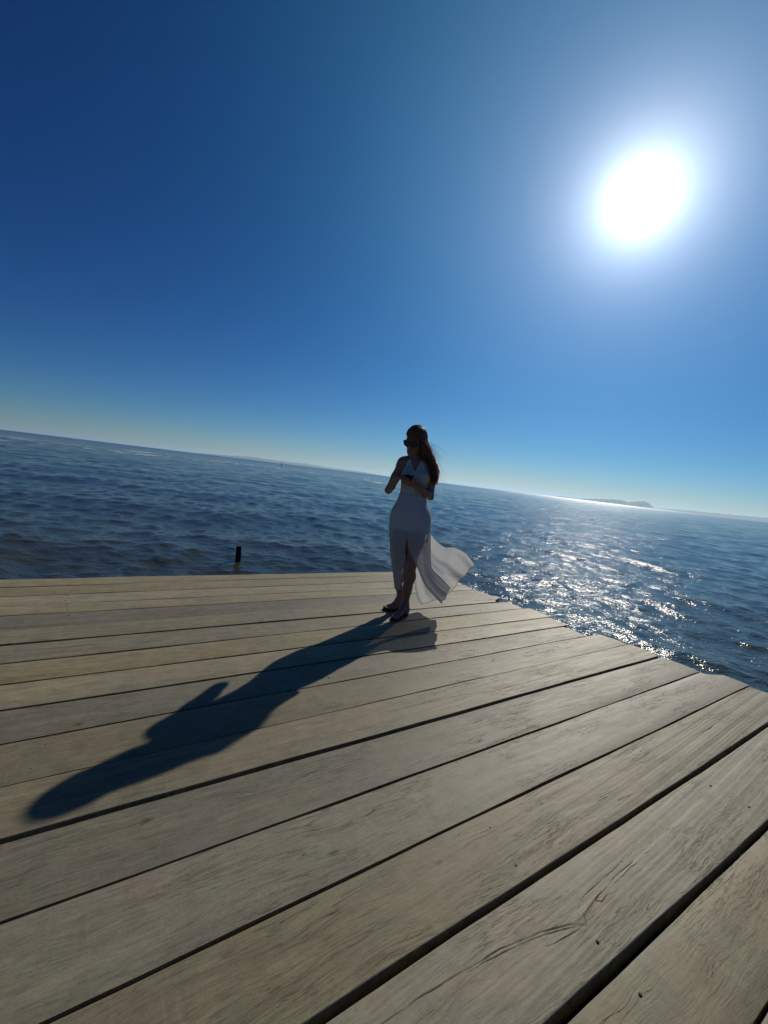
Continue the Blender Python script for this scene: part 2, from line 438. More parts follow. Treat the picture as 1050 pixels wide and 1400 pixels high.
def plank(k):
    a, b = GAPS[k], GAPS[k + 1]
    def line(g, u):
        s_ = (g[3] - g[1]) / (g[2] - g[0])
        s_ = max(-0.02, min(0.02, s_))
        return g[1] + s_ * (u - g[0])
    u_end = b[5] + (0.0 if k not in (13,) else 0.0)
    cracks = CRACKS.get(k)
    nu = 110
    us = np.linspace(U0 - 0.12 * random.random(), u_end, nu)
    if cracks:
        uc = np.concatenate([np.linspace(min(p[0] for p in c), max(p[0] for p in c), max(20, int((max(p[0] for p in c) - min(p[0] for p in c)) / 0.005))) for c in cracks])
        us = np.unique(np.round(np.concatenate([us, uc]), 4))
    nu = len(us)
    yt = line(a, us) - a[4] / 2 + 0.0045 * vnoise(us, 100 + k, 6, 1.3)      # seaward edge
    yb = line(b, us) + b[4] / 2 + 0.0045 * vnoise(us, 300 + k, 6, 1.3)      # landward edge
    if k == 0: yt = yt + 0.02 * vnoise(us, 900, 4, 0.9)
    nv = 190 if cracks else 9
    sv = np.linspace(0, 1, nv)
    Yg = yt[:, None] * (1 - sv) + yb[:, None] * sv
    Ug = np.repeat(us[:, None], nv, 1)
    # slightly crooked, worn right-hand end
    endw = 0.010 * vnoise(sv * 3, 500 + k, 4, 1.0) + random.uniform(-0.06, 0.06) * (sv - 0.5)
    if k == 13:
        endw = np.where(sv < 0.30, -0.10 * (1 - np.clip((sv - 0.2) / 0.1, 0, 1)), 0.03) + endw * 0.5    # notched corner
    if k == 5:
        endw = endw + 0.10 * np.sin(sv * 5.0)
    wgt = np.clip((Ug - (u_end - 0.25)) / 0.25, 0, 1)
    Ug = Ug + endw[None, :] * wgt
    Zt = 0.0018 * vnoise(Ug * 1.3 + 7 * sv[None, :], 700 + k, 4, 1.0) - 0.0025 * (2 * sv[None, :] - 1) ** 2
    Zt = Zt + random.uniform(-0.003, 0.003)
    dz = 0.0
    ed = 0.004
    rim = np.minimum(np.abs(Yg - yt[:, None]), np.abs(Yg - yb[:, None]))
    Zt = Zt - 0.003 * np.clip(1 - rim / ed, 0, 1) ** 2
    Zt = Zt - 0.006 * np.clip(1 - (Ug.max() - Ug) / 0.012, 0, 1) ** 2 * 0.6
    split = np.zeros_like(Zt)
    if cracks:
        for c in cracks:
            sd = seg_dist(Ug, Yg, resample_poly(c))
            split = np.maximum(split, np.clip(1.9 - sd, 0, 1) * np.clip(0.62 + 0.5 * vnoise(Ug * 9, 1500 + k, 5, 1.7), 0.15, 1))
        Zt = Zt - 0.0015 * split
    yc = float(np.mean(yt + yb) / 2)
    top = np.stack([Ug, Yg - yc, Zt], -1)
    ring = []
    # skirts: down the two long edges and both ends
    V = [top.reshape(-1, 3)]
    Q = [grid_quads(nu, nv, flip=True)]
    idx = np.arange(nu * nv).reshape(nu, nv)
    border = np.concatenate([idx[:, 0], idx[-1, 1:], idx[::-1, -1][1:], idx[0, ::-1][1:-1]])
    low = top.reshape(-1, 3)[border].copy(); low[:, 2] = -TH
    base = nu * nv
    nb = len(border)
    V.append(low)
    i = np.arange(nb); j = (i + 1) % nb
    Q.append(np.stack([border[i], base + i, base + j, border[j]], -1)[:, ::-1])
    # underside, strip between the two long edges
    l0 = base + np.arange(nu)
    r_ = base + np.array([np.where(border == idx[m, -1])[0][0] for m in range(nu)])
    Q.append(np.stack([l0[:-1], l0[1:], r_[1:], r_[:-1]], -1))
    o = quad_mesh_obj('plank', np.concatenate(V), np.concatenate(Q), M_WOOD, pier, True)
    o.location = (0, yc, 0)
    at = o.data.attributes.new('split', 'FLOAT', 'POINT')
    at.data.foreach_set('value', np.concatenate([split.ravel(), np.zeros(nb)]).astype(np.float32))
    try:
        me = o.data
        me.set_sharp_from_angle(angle=R(50))
    except Exception:
        pass
    return o, yt, yb, us, yc
planks = []
GAPS = [(a, b, c, d, g * (0.62 if i >= 10 else 0.78), e) for i, (a, b, c, d, g, e) in enumerate(GAPS)]
for k in range(len(GAPS) - 1):
    planks.append(plank(k))

# nails over the joists, two to each crossing
JOISTS = [-2.9, -1.5, -0.1, 1.25, 2.45, 3.55]
def nail_mesh():
    n = 8; V = []; F = []
    for (r_, z_) in ((0.0048, -0.004), (0.0046, 0.0008), (0.0028, 0.0016)):
        for q in range(n):
            t_ = 2 * math.pi * q / n
            V.append((r_ * math.cos(t_), r_ * math.sin(t_), z_))
    for ring in range(2):
        for q in range(n):
            a_ = ring * n + q; b_ = ring * n + (q + 1) % n
            F.append((a_, b_, b_ + n, a_ + n))
    F.append(tuple(range(2 * n, 3 * n)))
    me = bpy.data.meshes.new('nail'); me.from_pydata(V, [], F); me.materials.append(M_NAIL); me.update()
    return me
NAIL = nail_mesh()
for (o, yt, yb, us, yc) in planks[:18]:
    for ju in JOISTS[2:]:
        if o == planks[5][0] and ju > 3: continue
        i = int(np.argmin(np.abs(us - ju)))
        for frac in (0.22, 0.78):
            if random.random() < 0.40: continue
            c = bpy.data.objects.new('nail', NAIL)
            COL.objects.link(c); c.parent = o
            f_ = frac + random.uniform(-0.06, 0.06)
            c.location = (ju + random.uniform(-0.03, 0.03), (yt[i] * (1 - f_) + yb[i] * f_) - yc, -0.0022)

def box_mesh(name, lo, hi, mat, parent, bevel=0.008, rot=None, seg=14, wob=0.006, axis=0):
    """a sawn beam: a long box with chamfered edges and slightly uneven faces"""
    lo = np.array(lo, float); hi = np.array(hi, float)
    L = hi[axis] - lo[axis]
    oth = [q for q in range(3) if q != axis]
    w = (hi[oth] - lo[oth]) / 2; c = (hi[oth] + lo[oth]) / 2
    bv = min(bevel, w.min() * 0.4)
    prof = np.array([(-w[0] + bv, -w[1]), (w[0] - bv, -w[1]), (w[0], -w[1] + bv), (w[0], w[1] - bv), (w[0] - bv, w[1]), (-w[0] + bv, w[1]), (-w[0], w[1] - bv), (-w[0], -w[1] + bv)])
    V = np.zeros((seg + 1, 8, 3))
    for s_ in range(seg + 1):
        t_ = s_ / seg
        j = 1 + rng.normal(0, wob, 2)
        V[s_, :, axis] = lo[axis] + L * t_
        V[s_, :, oth[0]] = c[0] + prof[:, 0] * j[0]
        V[s_, :, oth[1]] = c[1] + prof[:, 1] * j[1]
    F = [tuple(f) for f in grid_quads(seg + 1, 8, closed_c=True)]
    F += [tuple(range(8))[::-1], tuple(seg * 8 + q for q in range(8))]
    o = mesh_obj(name, V.reshape(-1, 3), F, mat, parent, False)
    return o
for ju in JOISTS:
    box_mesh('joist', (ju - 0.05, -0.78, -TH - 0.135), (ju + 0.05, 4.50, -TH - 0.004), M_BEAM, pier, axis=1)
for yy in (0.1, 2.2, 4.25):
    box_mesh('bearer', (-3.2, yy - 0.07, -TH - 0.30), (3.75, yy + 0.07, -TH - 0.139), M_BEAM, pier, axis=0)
def round_pile(name, x, y, z0, z1, r_, mat, parent, seed=0, taper=0.9, cap=0.02):
    g = np.random.default_rng(seed)
    n, rows = 18, 16
    off = g.normal(0, 0.03, n)
    V = []
    for k in range(rows + 1):
        t_ = k / rows
        rad = r_ * (1 - (1 - taper) * t_)
        if k == rows: rad *= 0.86
        zz = z0 + (z1 - z0) * t_ + (0 if k < rows else cap * 0.2)
        for q in range(n):
            a_ = 2 * math.pi * q / n
            rr_ = rad * (1 + off[q] + 0.02 * math.sin(5 * t_ + q))
            V.append((x + rr_ * math.cos(a_), y + rr_ * math.sin(a_), zz))
    F = [tuple(f) for f in grid_quads(rows + 1, n, closed_c=True)]
    V.append((x, y, z1 - cap * 0.3)); c_ = len(V) - 1
    for q in range(n):
        F.append((rows * n + q, rows * n + (q + 1) % n, c_))
    return mesh_obj(name, V, F, mat, parent, True)
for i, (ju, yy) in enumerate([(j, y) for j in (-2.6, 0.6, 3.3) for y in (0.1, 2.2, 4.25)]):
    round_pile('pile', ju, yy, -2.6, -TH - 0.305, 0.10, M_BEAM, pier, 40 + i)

# mooring post and a worn pile head just beyond the deck
M_POST = simple('black_wet_timber', (0.012, 0.011, 0.012), 0.55, 0.4)
def square_post():
    rows, w = 12, 0.048
    V = []; g = np.random.default_rng(5)
    prof = [(-1, -.8), (-.8, -1), (.8, -1), (1, -.8), (1, .8), (.8, 1), (-.8, 1), (-1, .8)]
    for k in range(rows + 1):
        t_ = k / rows; z = -1.7 + 1.99 * t_
        ww = w * (1.12 - 0.12 * t_) * (1 + g.normal(0, 0.025))
        if 0.86 < t_ < 0.93: ww *= 1.08
        for (a, b) in prof: V.append((a * ww + 0.006 * math.sin(9 * t_), b * ww, z))
    F = [tuple(f) for f in grid_quads(rows + 1, 8, closed_c=True)]
    F.append(tuple(rows * 8 + q for q in range(8)))
    return mesh_obj('mooring_post', V, F, M_POST, None, False)
post = square_post()
post.location = (-2.63, 8.15, SEA_Z + 0.0)
post.rotation_euler = (0.0, R(-1.2), R(18))
tag(post, 'short black square timber post standing in the sea beyond the deck', 'post')
st = round_pile('pile_stump', 0, 0, -1.9, 0.07, 0.17, M_POST, None, 77, 0.92, 0.05)
st.location = (-0.235, 7.95, SEA_Z)
tag(st, 'low dark pile stump barely above the water behind the deck edge', 'stump')

# ------------------------------------------------------------------ far land
M_LAND = simple('far_scrubby_land', (0.085, 0.085, 0.06), 0.9, 0.1, 0, 0.35, 0.004)
def az_of(px, py=None):
    """bearing of a far thing from the deck, measured on the photograph's horizon"""
    py = 587 + 127 * px / 1050
    d = fw + rt * ((px - 525) / 600.0) - up * ((py - 700) / 600.0)
    return math.atan2(d.x, d.y)
def island(name, prof, dist, depth, seed, kind='structure'):
    """prof: (bearing px, height px above the horizon); a real ridge with a back slope"""
    g = np.random.default_rng(seed)
    xs = np.array([p[0] for p in prof]); hs = np.array([p[1] for p in prof])
    n = 120; m = 26
    px = np.linspace(xs[0], xs[-1], n)
    hh = np.interp(px, xs, hs)
    V = []
    for i in range(n):
        a_ = az_of(px[i])
        hm = hh[i] * dist / 600.0 * 1.0
        for j in range(m):
            s_ = j / (m - 1)
            bell = math.sin(math.pi * s_) ** 0.9
            rug = 1 + 0.10 * math.sin(i * 0.9 + j * 0.5 + seed) + 0.07 * math.sin(i * 2.3 + j * 1.7)
            dd = dist + depth * (s_ - 0.5) * 2
            V.append((dd * math.sin(a_), dd * math.cos(a_), SEA_Z - 1 + (hm * bell * rug if 0 < j < m - 1 else -0.5)))
    o = mesh_obj(name, V, grid_quads(n, m), M_LAND, None, True)
    tag(o, kind=kind)
    return o
island('island', [(757, 0), (764, 1.2), (775, 1.2), (788, .6), (797, 1.6), (812, 3.0), (828, 4.2), (840, 5.0), (850, 5.2), (857, 3.6), (864, 4.6), (874, 6.2), (882, 6.6), (888, 4.2), (893, 1.2), (897, 0)], 13000, 900, 3)
island('distant_hills', [(885, 0), (930, 2.2), (975, 3.0), (1010, 3.6), (1060, 4.6), (1120, 4.0), (1180, 0)], 17500, 1200, 5)
island('distant_hills', [(262, 0), (300, 1.6), (345, 3.6), (380, 3.0), (420, 3.4), (450, 2.2), (490, 2.0), (530, 0)], 17500, 1200, 9)

def channel_marker():
    d, a_ = 260.0, az_of(385)
    V = []; F = []
    def tube(r_, z0, z1, n=8):
        b = len(V)
        for z in (z0, z1):
            for q in range(n):
                V.append((r_ * math.cos(6.283 * q / n), r_ * math.sin(6.283 * q / n), z))
        for q in range(n): F.append((b + q, b + (q + 1) % n, b + n + (q + 1) % n, b + n + q))
        F.append(tuple(b + n + q for q in range(n)))
    tube(0.13, -1.5, 1.3); tube(0.34, 1.3, 1.4); tube(0.28, 1.4, 1.9)
    o = mesh_obj('channel_marker', V, F, M_POST, None, False)
    o.location = (d * math.sin(a_), d * math.cos(a_), SEA_Z)
    tag(o, 'tiny dark marker pole with a can topmark far out near the horizon', 'marker')
channel_marker()

# ------------------------------------------------------------------ the woman
ORG = np.array([0.2427, 3.9107, 0.0])
person = empty('person', tuple(ORG))
tag(person, 'woman in a white sleeveless dress and sunglasses looking down at a phone on the deck', 'person')

def skin_material():
    t = NT('tanned_skin')
    tc = t.node('ShaderNodeTexCoord')
    f = t.noise(tc.outputs['Object'], 14, 4)
    t.l.new(t.mix(f, (0.21, 0.105, 0.068), (0.27, 0.140, 0.095)), t.bsdf.inputs['Base Color'])
    t.bsdf.inputs['Roughness'].default_value = 0.45
    t.bsdf.inputs['Subsurface Weight'].default_value = 0.08
    t.bsdf.inputs['Subsurface Radius'].default_value = (0.012, 0.005, 0.003)
    t.l.new(t.bump(t.noise(tc.outputs['Object'], 260, 3), 0.15, 0.001), t.bsdf.inputs['Normal'])
    return t.m
M_SKIN = skin_material()
def cloth_material(name, sheer):
    t = NT(name)
    tc = t.node('ShaderNodeTexCoord')
    f = t.noise(t.mapping(tc.outputs['Object'], (60, 60, 14)), 1, 4)
    crease = t.noise(t.mapping(tc.outputs['Object'], (26, 26, 4)), 1, 3, 0.5, 0.5)
    col = t.mix(f, (0.47, 0.47, 0.475), (0.56, 0.56, 0.565))
    dif = t.node('ShaderNodeBsdfDiffuse'); t.l.new(col, dif.inputs['Color'])
    tr = t.node('ShaderNodeBsdfTranslucent'); t.l.new(col, tr.inputs['Color'])
    nb = t.bump(t.math('ADD', crease, t.math('MULTIPLY', f, 0.2)), 0.7 if sheer == 0 else 0.3, 0.016)
    t.l.new(nb, dif.inputs['Normal']); t.l.new(nb, tr.inputs['Normal'])
    mx = t.node('ShaderNodeMixShader'); mx.inputs[0].default_value = 0.10 if sheer == 0 else (0.40 if sheer > 0.1 else 0.06)
    t.l.new(dif.outputs[0], mx.inputs[1]); t.l.new(tr.outputs[0], mx.inputs[2])
    last = mx.outputs[0]
    if sheer:
        tp = t.node('ShaderNodeBsdfTransparent')
        m2 = t.node('ShaderNodeMixShader'); m2.inputs[0].default_value = sheer
        t.l.new(last, m2.inputs[1]); t.l.new(tp.outputs[0], m2.inputs[2]); last = m2.outputs[0]
    t.l.new(last, t.out.inputs['Surface'])
    return t.m
M_CLOTH = cloth_material('white_crepe', 0)
M_SHEER = cloth_material('sheer_white_chiffon', 0.11)
M_HEM = cloth_material('folded_white_hem', 0.08)
def hair_material():
    t = NT('brown_hair')
    tc = t.node('ShaderNodeTexCoord')
    f = t.noise(t.mapping(tc.outputs['Object'], (90, 90, 9)), 1, 4)
    t.l.new(t.mix(f, (0.075, 0.034, 0.021), (0.34, 0.155, 0.095)), t.bsdf.inputs['Base Color'])
    t.bsdf.inputs['Roughness'].default_value = 0.38
    t.bsdf.inputs['Specular IOR Level'].default_value = 0.6
    t.l.new(t.bump(f, 0.5, 0.004), t.bsdf.inputs['Normal'])
    tr = t.node('ShaderNodeBsdfTranslucent'); tr.inputs['Color'].default_value = (0.58, 0.27, 0.18, 1)
    mx = t.node('ShaderNodeMixShader'); mx.inputs[0].default_value = 0.48
    t.l.new(t.bsdf.outputs[0], mx.inputs[1]); t.l.new(tr.outputs[0], mx.inputs[2]); t.l.new(mx.outputs[0], t.out.inputs['Surface'])
    return t.m
M_HAIR = hair_material()
M_LENS = simple('dark_lens', (0.008, 0.008, 0.010), 0.12, 0.6)
M_FRAME = simple('black_acetate', (0.012, 0.011, 0.011), 0.25, 0.5)
M_SOLE = simple('dark_leather_sole', (0.03, 0.022, 0.018), 0.6, 0.3)
M_PHONE = simple('black_phone_shell', (0.010, 0.010, 0.012), 0.2, 0.5)
M_PHGLASS = simple('phone_glass', (0.006, 0.006, 0.008), 0.06, 0.6)

# --- signed distance modelling
class Field:
    def __init__(s, lo, hi, h):
        s.lo = np.array(lo, float); s.h = h
        s.n = np.ceil((np.array(hi) - s.lo) / h).astype(int) + 1
        s.F = np.full(s.n, 1.0, dtype=np.float32)
    def block(s, lo, hi, m):
        a = np.clip(np.floor((np.array(lo) - m - s.lo) / s.h).astype(int), 0, s.n - 1)
        b = np.clip(np.ceil((np.array(hi) + m - s.lo) / s.h).astype(int) + 1, 1, s.n)
        ax = [(s.lo[i] + s.h * np.arange(a[i], b[i])).astype(np.float32) for i in range(3)]
        return tuple(slice(a[i], b[i]) for i in range(3)), np.meshgrid(*ax, indexing='ij')
    def union(s, sl, d, k):
        c = s.F[sl]
        if k > 0:
            hh = np.maximum(k - np.abs(c - d), 0) / k
            s.F[sl] = np.minimum(c, d) - hh * hh * k * 0.25
        else:
            s.F[sl] = np.minimum(c, d)
    def carve(s, sl, d, k):
        c = s.F[sl]; d = -d
        hh = np.maximum(k - np.abs(c - d), 0) / k
        s.F[sl] = np.maximum(c, d) + hh * hh * k * 0.25
    def cone(s, a, b, ra, rb, k=0.02, off=0.0):
        a = np.array(a, float); b = np.array(b, float)
        ra += off; rb += off
        r_ = max(ra, rb)
        sl, (X, Y, Z) = s.block(np.minimum(a, b) - r_, np.maximum(a, b) + r_, k + 0.01)
        if X.size == 0: return
        d = b - a; L2 = float(d @ d) + 1e-9
        t_ = np.clip(((X - a[0]) * d[0] + (Y - a[1]) * d[1] + (Z - a[2]) * d[2]) / L2, 0, 1)
        q = np.sqrt((X - a[0] - t_ * d[0]) ** 2 + (Y - a[1] - t_ * d[1]) ** 2 + (Z - a[2] - t_ * d[2]) ** 2)
        s.union(sl, q - (ra + (rb - ra) * t_), k)
    def ell(s, c, r_, k=0.02, rot=None, off=0.0, cut=False):
        c = np.array(c, float); r_ = np.array(r_, float) + off
        m = r_.max()
        sl, (X, Y, Z) = s.block(c - m, c + m, k + 0.01)
        if X.size == 0: return
        x, y, z = X - c[0], Y - c[1], Z - c[2]
        if rot is not None:
            x, y, z = (rot[0, 0] * x + rot[1, 0] * y + rot[2, 0] * z, rot[0, 1] * x + rot[1, 1] * y + rot[2, 1] * z, rot[0, 2] * x + rot[1, 2] * y + rot[2, 2] * z)
        k0 = np.sqrt((x / r_[0]) ** 2 + (y / r_[1]) ** 2 + (z / r_[2]) ** 2)
        k1 = np.sqrt((x / r_[0] ** 2) ** 2 + (y / r_[1] ** 2) ** 2 + (z / r_[2] ** 2) ** 2) + 1e-6
        d = k0 * (k0 - 1) / k1
        if cut: s.carve(sl, d, k)
        else: s.union(sl, d, k)
    def grid(s):
        ax = [(s.lo[i] + s.h * np.arange(s.n[i])).astype(np.float32) for i in range(3)]
        return np.meshgrid(*ax, indexing='ij')
    def mesh(s):
        F = s.F; S = F < 0
        nx, ny, nz = F.shape
        cnt = np.zeros((nx - 1, ny - 1, nz - 1), dtype=np.int8)
        for i in (0, 1):
            for j in (0, 1):
                for k in (0, 1):
                    cnt += S[i:nx - 1 + i, j:ny - 1 + j, k:nz - 1 + k]
        act = (cnt > 0) & (cnt < 8)
        I = np.argwhere(act)
        vid = np.full(act.shape, -1, dtype=np.int32)
        vid[act] = np.arange(len(I))
        acc = np.zeros((len(I), 3)); num = np.zeros(len(I))
        corners = [(i, j, k) for i in (0, 1) for j in (0, 1) for k in (0, 1)]
        for a in corners:
            for ax in range(3):
                if a[ax] == 1: continue
                b = list(a); b[ax] = 1
                fa = F[I[:, 0] + a[0], I[:, 1] + a[1], I[:, 2] + a[2]]; fb = F[I[:, 0] + b[0], I[:, 1] + b[1], I[:, 2] + b[2]]
                m = (fa < 0) != (fb < 0)
                t_ = np.where(m, fa / np.where(np.abs(fa - fb) < 1e-9, 1e-9, fa - fb), 0)
                p = np.array(a, float)[None, :] + np.zeros((len(I), 3)); p[:, ax] += t_
                acc += p * m[:, None]; num += m
        V = s.lo + s.h * (I + acc / num[:, None])
        Q = []
        # quads round each crossing grid edge
        for ax in range(3):
            sl0 = [slice(1, -1)] * 3; sl1 = [slice(1, -1)] * 3
            sl0[ax] = slice(0, -1); sl1[ax] = slice(1, None)
            A = S[tuple(sl0)]; B = S[tuple(sl1)]
            E_ = np.argwhere(A != B)
            sign = A[tuple(E_.T)]
            base = E_ + 1; base[:, ax] -= 1
            o1, o2 = [(1, 2), (2, 0), (0, 1)][ax]
            def cell(d1, d2):
                c = base.copy(); c[:, o1] += d1; c[:, o2] += d2
                return vid[c[:, 0], c[:, 1], c[:, 2]]
            q = np.stack([cell(-1, -1), cell(0, -1), cell(0, 0), cell(-1, 0)], -1)
            q[~sign] = q[~sign][:, ::-1]
            Q.append(q)
        return V, np.concatenate(Q)

def rotm(yaw, pitch, roll=0.0):
    cy, sy = math.cos(yaw), math.sin(yaw); cx, sx = math.cos(pitch), math.sin(pitch); cz, sz = math.cos(roll), math.sin(roll)
    Rz = np.array([[cy, -sy, 0], [sy, cy, 0], [0, 0, 1]]); Rx = np.array([[1, 0, 0], [0, cx, -sx], [0, sx, cx]])
    Ry = np.array([[cz, 0, sz], [0, 1, 0], [-sz, 0, cz]])
    return Rz @ Rx @ Ry
HEAD_C = np.array([-0.045, -0.012, 1.553]); HEAD_R = rotm(R(-30), R(20), R(4))
def hd(p): return HEAD_C + HEAD_R @ np.array(p, float)

J = dict(
    nb=(-0.010, 0.018, 1.385), nt=(-0.035, 0.012, 1.475),
    shr=(-0.128, 0.012, 1.352), elr=(-0.226, 0.020, 1.098), wrr=(-0.160, -0.150, 1.222),
    shl=(0.136, 0.012, 1.350), ell=(0.150, 0.010, 1.085), wrl=(0.002, -0.166, 1.168),
    hipr=(-0.080, 0.010, 0.86), knr=(-0.052, 0.015, 0.475), anr=(0.006, 0.098, 0.098),
    hipl=(0.085, 0.005, 0.86), knl=(0.048, -0.065, 0.480), anl=(0.044, -0.060, 0.098))
J = {k: np.array(v) for k, v in J.items()}
def unit(v):
    v = np.array(v, float); return v / np.linalg.norm(v)

def torso(f, off=0.0, shoulders=True):
    f.ell((0.0, 0.018, 1.265), (0.128, 0.090, 0.150), 0.03, None, off)
    if shoulders:
        f.cone((-0.105, 0.015, 1.362), (0.110, 0.015, 1.362), 0.046, 0.046, 0.05, off)
    f.ell((-0.062, -0.055, 1.245), (0.056, 0.056, 0.058), 0.035, None, off)
    f.ell((0.056, -0.055, 1.245), (0.056, 0.056, 0.058), 0.035, None, off)
    f.ell((-0.006, 0.012, 1.10), (0.108, 0.080, 0.15), 0.05, None, off)
    f.ell((0.002, 0.018, 0.915), (0.150, 0.105, 0.125), 0.06, None, off)
    f.ell((-0.068, 0.060, 0.88), (0.080, 0.070, 0.085), 0.04, None, off)
    f.ell((0.072, 0.060, 0.88), (0.080, 0.070, 0.085), 0.04, None, off)

def add_hand(f, wrist, fwd, palm, thumb_side, curls, spread=0.35):
    """palm: the side the fingers close towards; thumb_side: direction from the palm's middle to the thumb"""
    w = np.array(wrist, float); fwd = unit(fwd)
    n = np.array(palm, float); n = unit(n - fwd * (n @ fwd))
    s_ = np.cross(fwd, n); s_ = s_ if s_ @ np.array(thumb_side, float) > 0 else -s_
    kn = [w + fwd * L + s_ * o + n * b for (L, o, b) in ((0.082, 0.027, 0), (0.086, 0.009, -0.002), (0.082, -0.009, -0.001), (0.074, -0.026, 0.002))]
    for i, q in enumerate(kn):
        f.cone(w + fwd * 0.012 + s_ * (0.012 - 0.008 * i), q, 0.0135, 0.0105, 0.012)
    f.cone(w + fwd * 0.018 + s_ * 0.016 + n * 0.006, w + fwd * 0.055 + s_ * 0.028 + n * 0.006, 0.014, 0.011, 0.010)
    segs = [(0.040, 0.025, 0.020), (0.044, 0.028, 0.021), (0.041, 0.026, 0.020), (0.032, 0.020, 0.018)]
    for i in range(4):
        p = kn[i]; a_ = 0.0
        rad = [0.0088, 0.0090, 0.0086, 0.0076][i]
        side = spread * (0.10 - 0.07 * i)
        for j in range(3):
            a_ += curls[i][j]
            d = fwd * math.cos(a_) + n * math.sin(a_) + s_ * side * math.cos(a_)
            q = p + unit(d) * segs[i][j]
            f.cone(p, q, rad * (1 - 0.10 * j), rad * (0.92 - 0.12 * j), 0.004)
            p = q
    tb = w + fwd * 0.028 + s_ * 0.026 + n * 0.006
    t1 = tb + unit(fwd * 0.75 + s_ * 0.75 + n * 0.35) * 0.034
    t2 = t1 + unit(fwd * 0.85 + s_ * 0.25 + n * 0.65) * 0.028
    t3 = t2 + unit(fwd * 0.85 + s_ * 0.0 + n * 0.55) * 0.022
    f.cone(tb, t1, 0.0125, 0.0100, 0.008); f.cone(t1, t2, 0.0098, 0.0088, 0.004); f.cone(t2, t3, 0.0088, 0.0070, 0.004)

FEET = dict(l=(np.array([0.068, -0.030]), np.array([-0.058, -0.222])), r=(np.array([0.050, 0.128]), np.array([-0.132, 0.030])))
SOLE_T = 0.014
def add_foot(f, heel, toe, ankle, inner):
    """inner: +1 if the big toe lies on the left of the walking direction"""
    d = toe - heel; L = np.linalg.norm(d); d = d / L
    s_ = np.array([-d[1], d[0]]) * inner
    def P(a, b, z): q = heel + d * a * L + s_ * b; return np.array([q[0], q[1], z + SOLE_T])
    f.cone(P(0.13, 0, 0.030), P(0.30, -0.002, 0.030), 0.030, 0.026, 0.02)
    f.cone(ankle, P(0.16, 0, 0.040), 0.034, 0.031, 0.03)
    f.cone(ankle + np.array([d[0] * .02, d[1] * .02, -0.015]), P(0.62, 0.004, 0.024), 0.032, 0.021, 0.03)
    f.cone(P(0.40, -0.012, 0.020), P(0.70, -0.020, 0.014), 0.022, 0.014, 0.02)
    f.cone(P(0.40, 0.008, 0.026), P(0.74, 0.020, 0.016), 0.022, 0.016, 0.02)
    f.cone(P(0.70, -0.024, 0.013), P(0.74, 0.02, 0.015), 0.0135, 0.0155, 0.02)
    for i, (b, l_, r_) in enumerate(((0.026, 0.97, 0.0115), (0.009, 0.99, 0.0085), (-0.004, 0.955, 0.008), (-0.016, 0.915, 0.0075), (-0.027, 0.87, 0.007))):
        f.cone(P(0.76, b * 0.85, 0.013), P(l_ - 0.02, b, 0.009), r_ * 1.1, r_, 0.004)
    for sgn in (-1, 1):
        q = ankle[:2] + s_ * 0.026 * sgn
        f.ell((q[0], q[1], ankle[2] - 0.004), (0.013, 0.013, 0.014), 0.015)

PH_C = np.array([-0.066, -0.178, 1.212]); PH_N = unit((0.05, 0.55, 0.83)); PH_L = unit(np.cross(np.cross(PH_N, (0, -0.83, 0.55)), PH_N)); PH_W = np.cross(PH_L, PH_N)

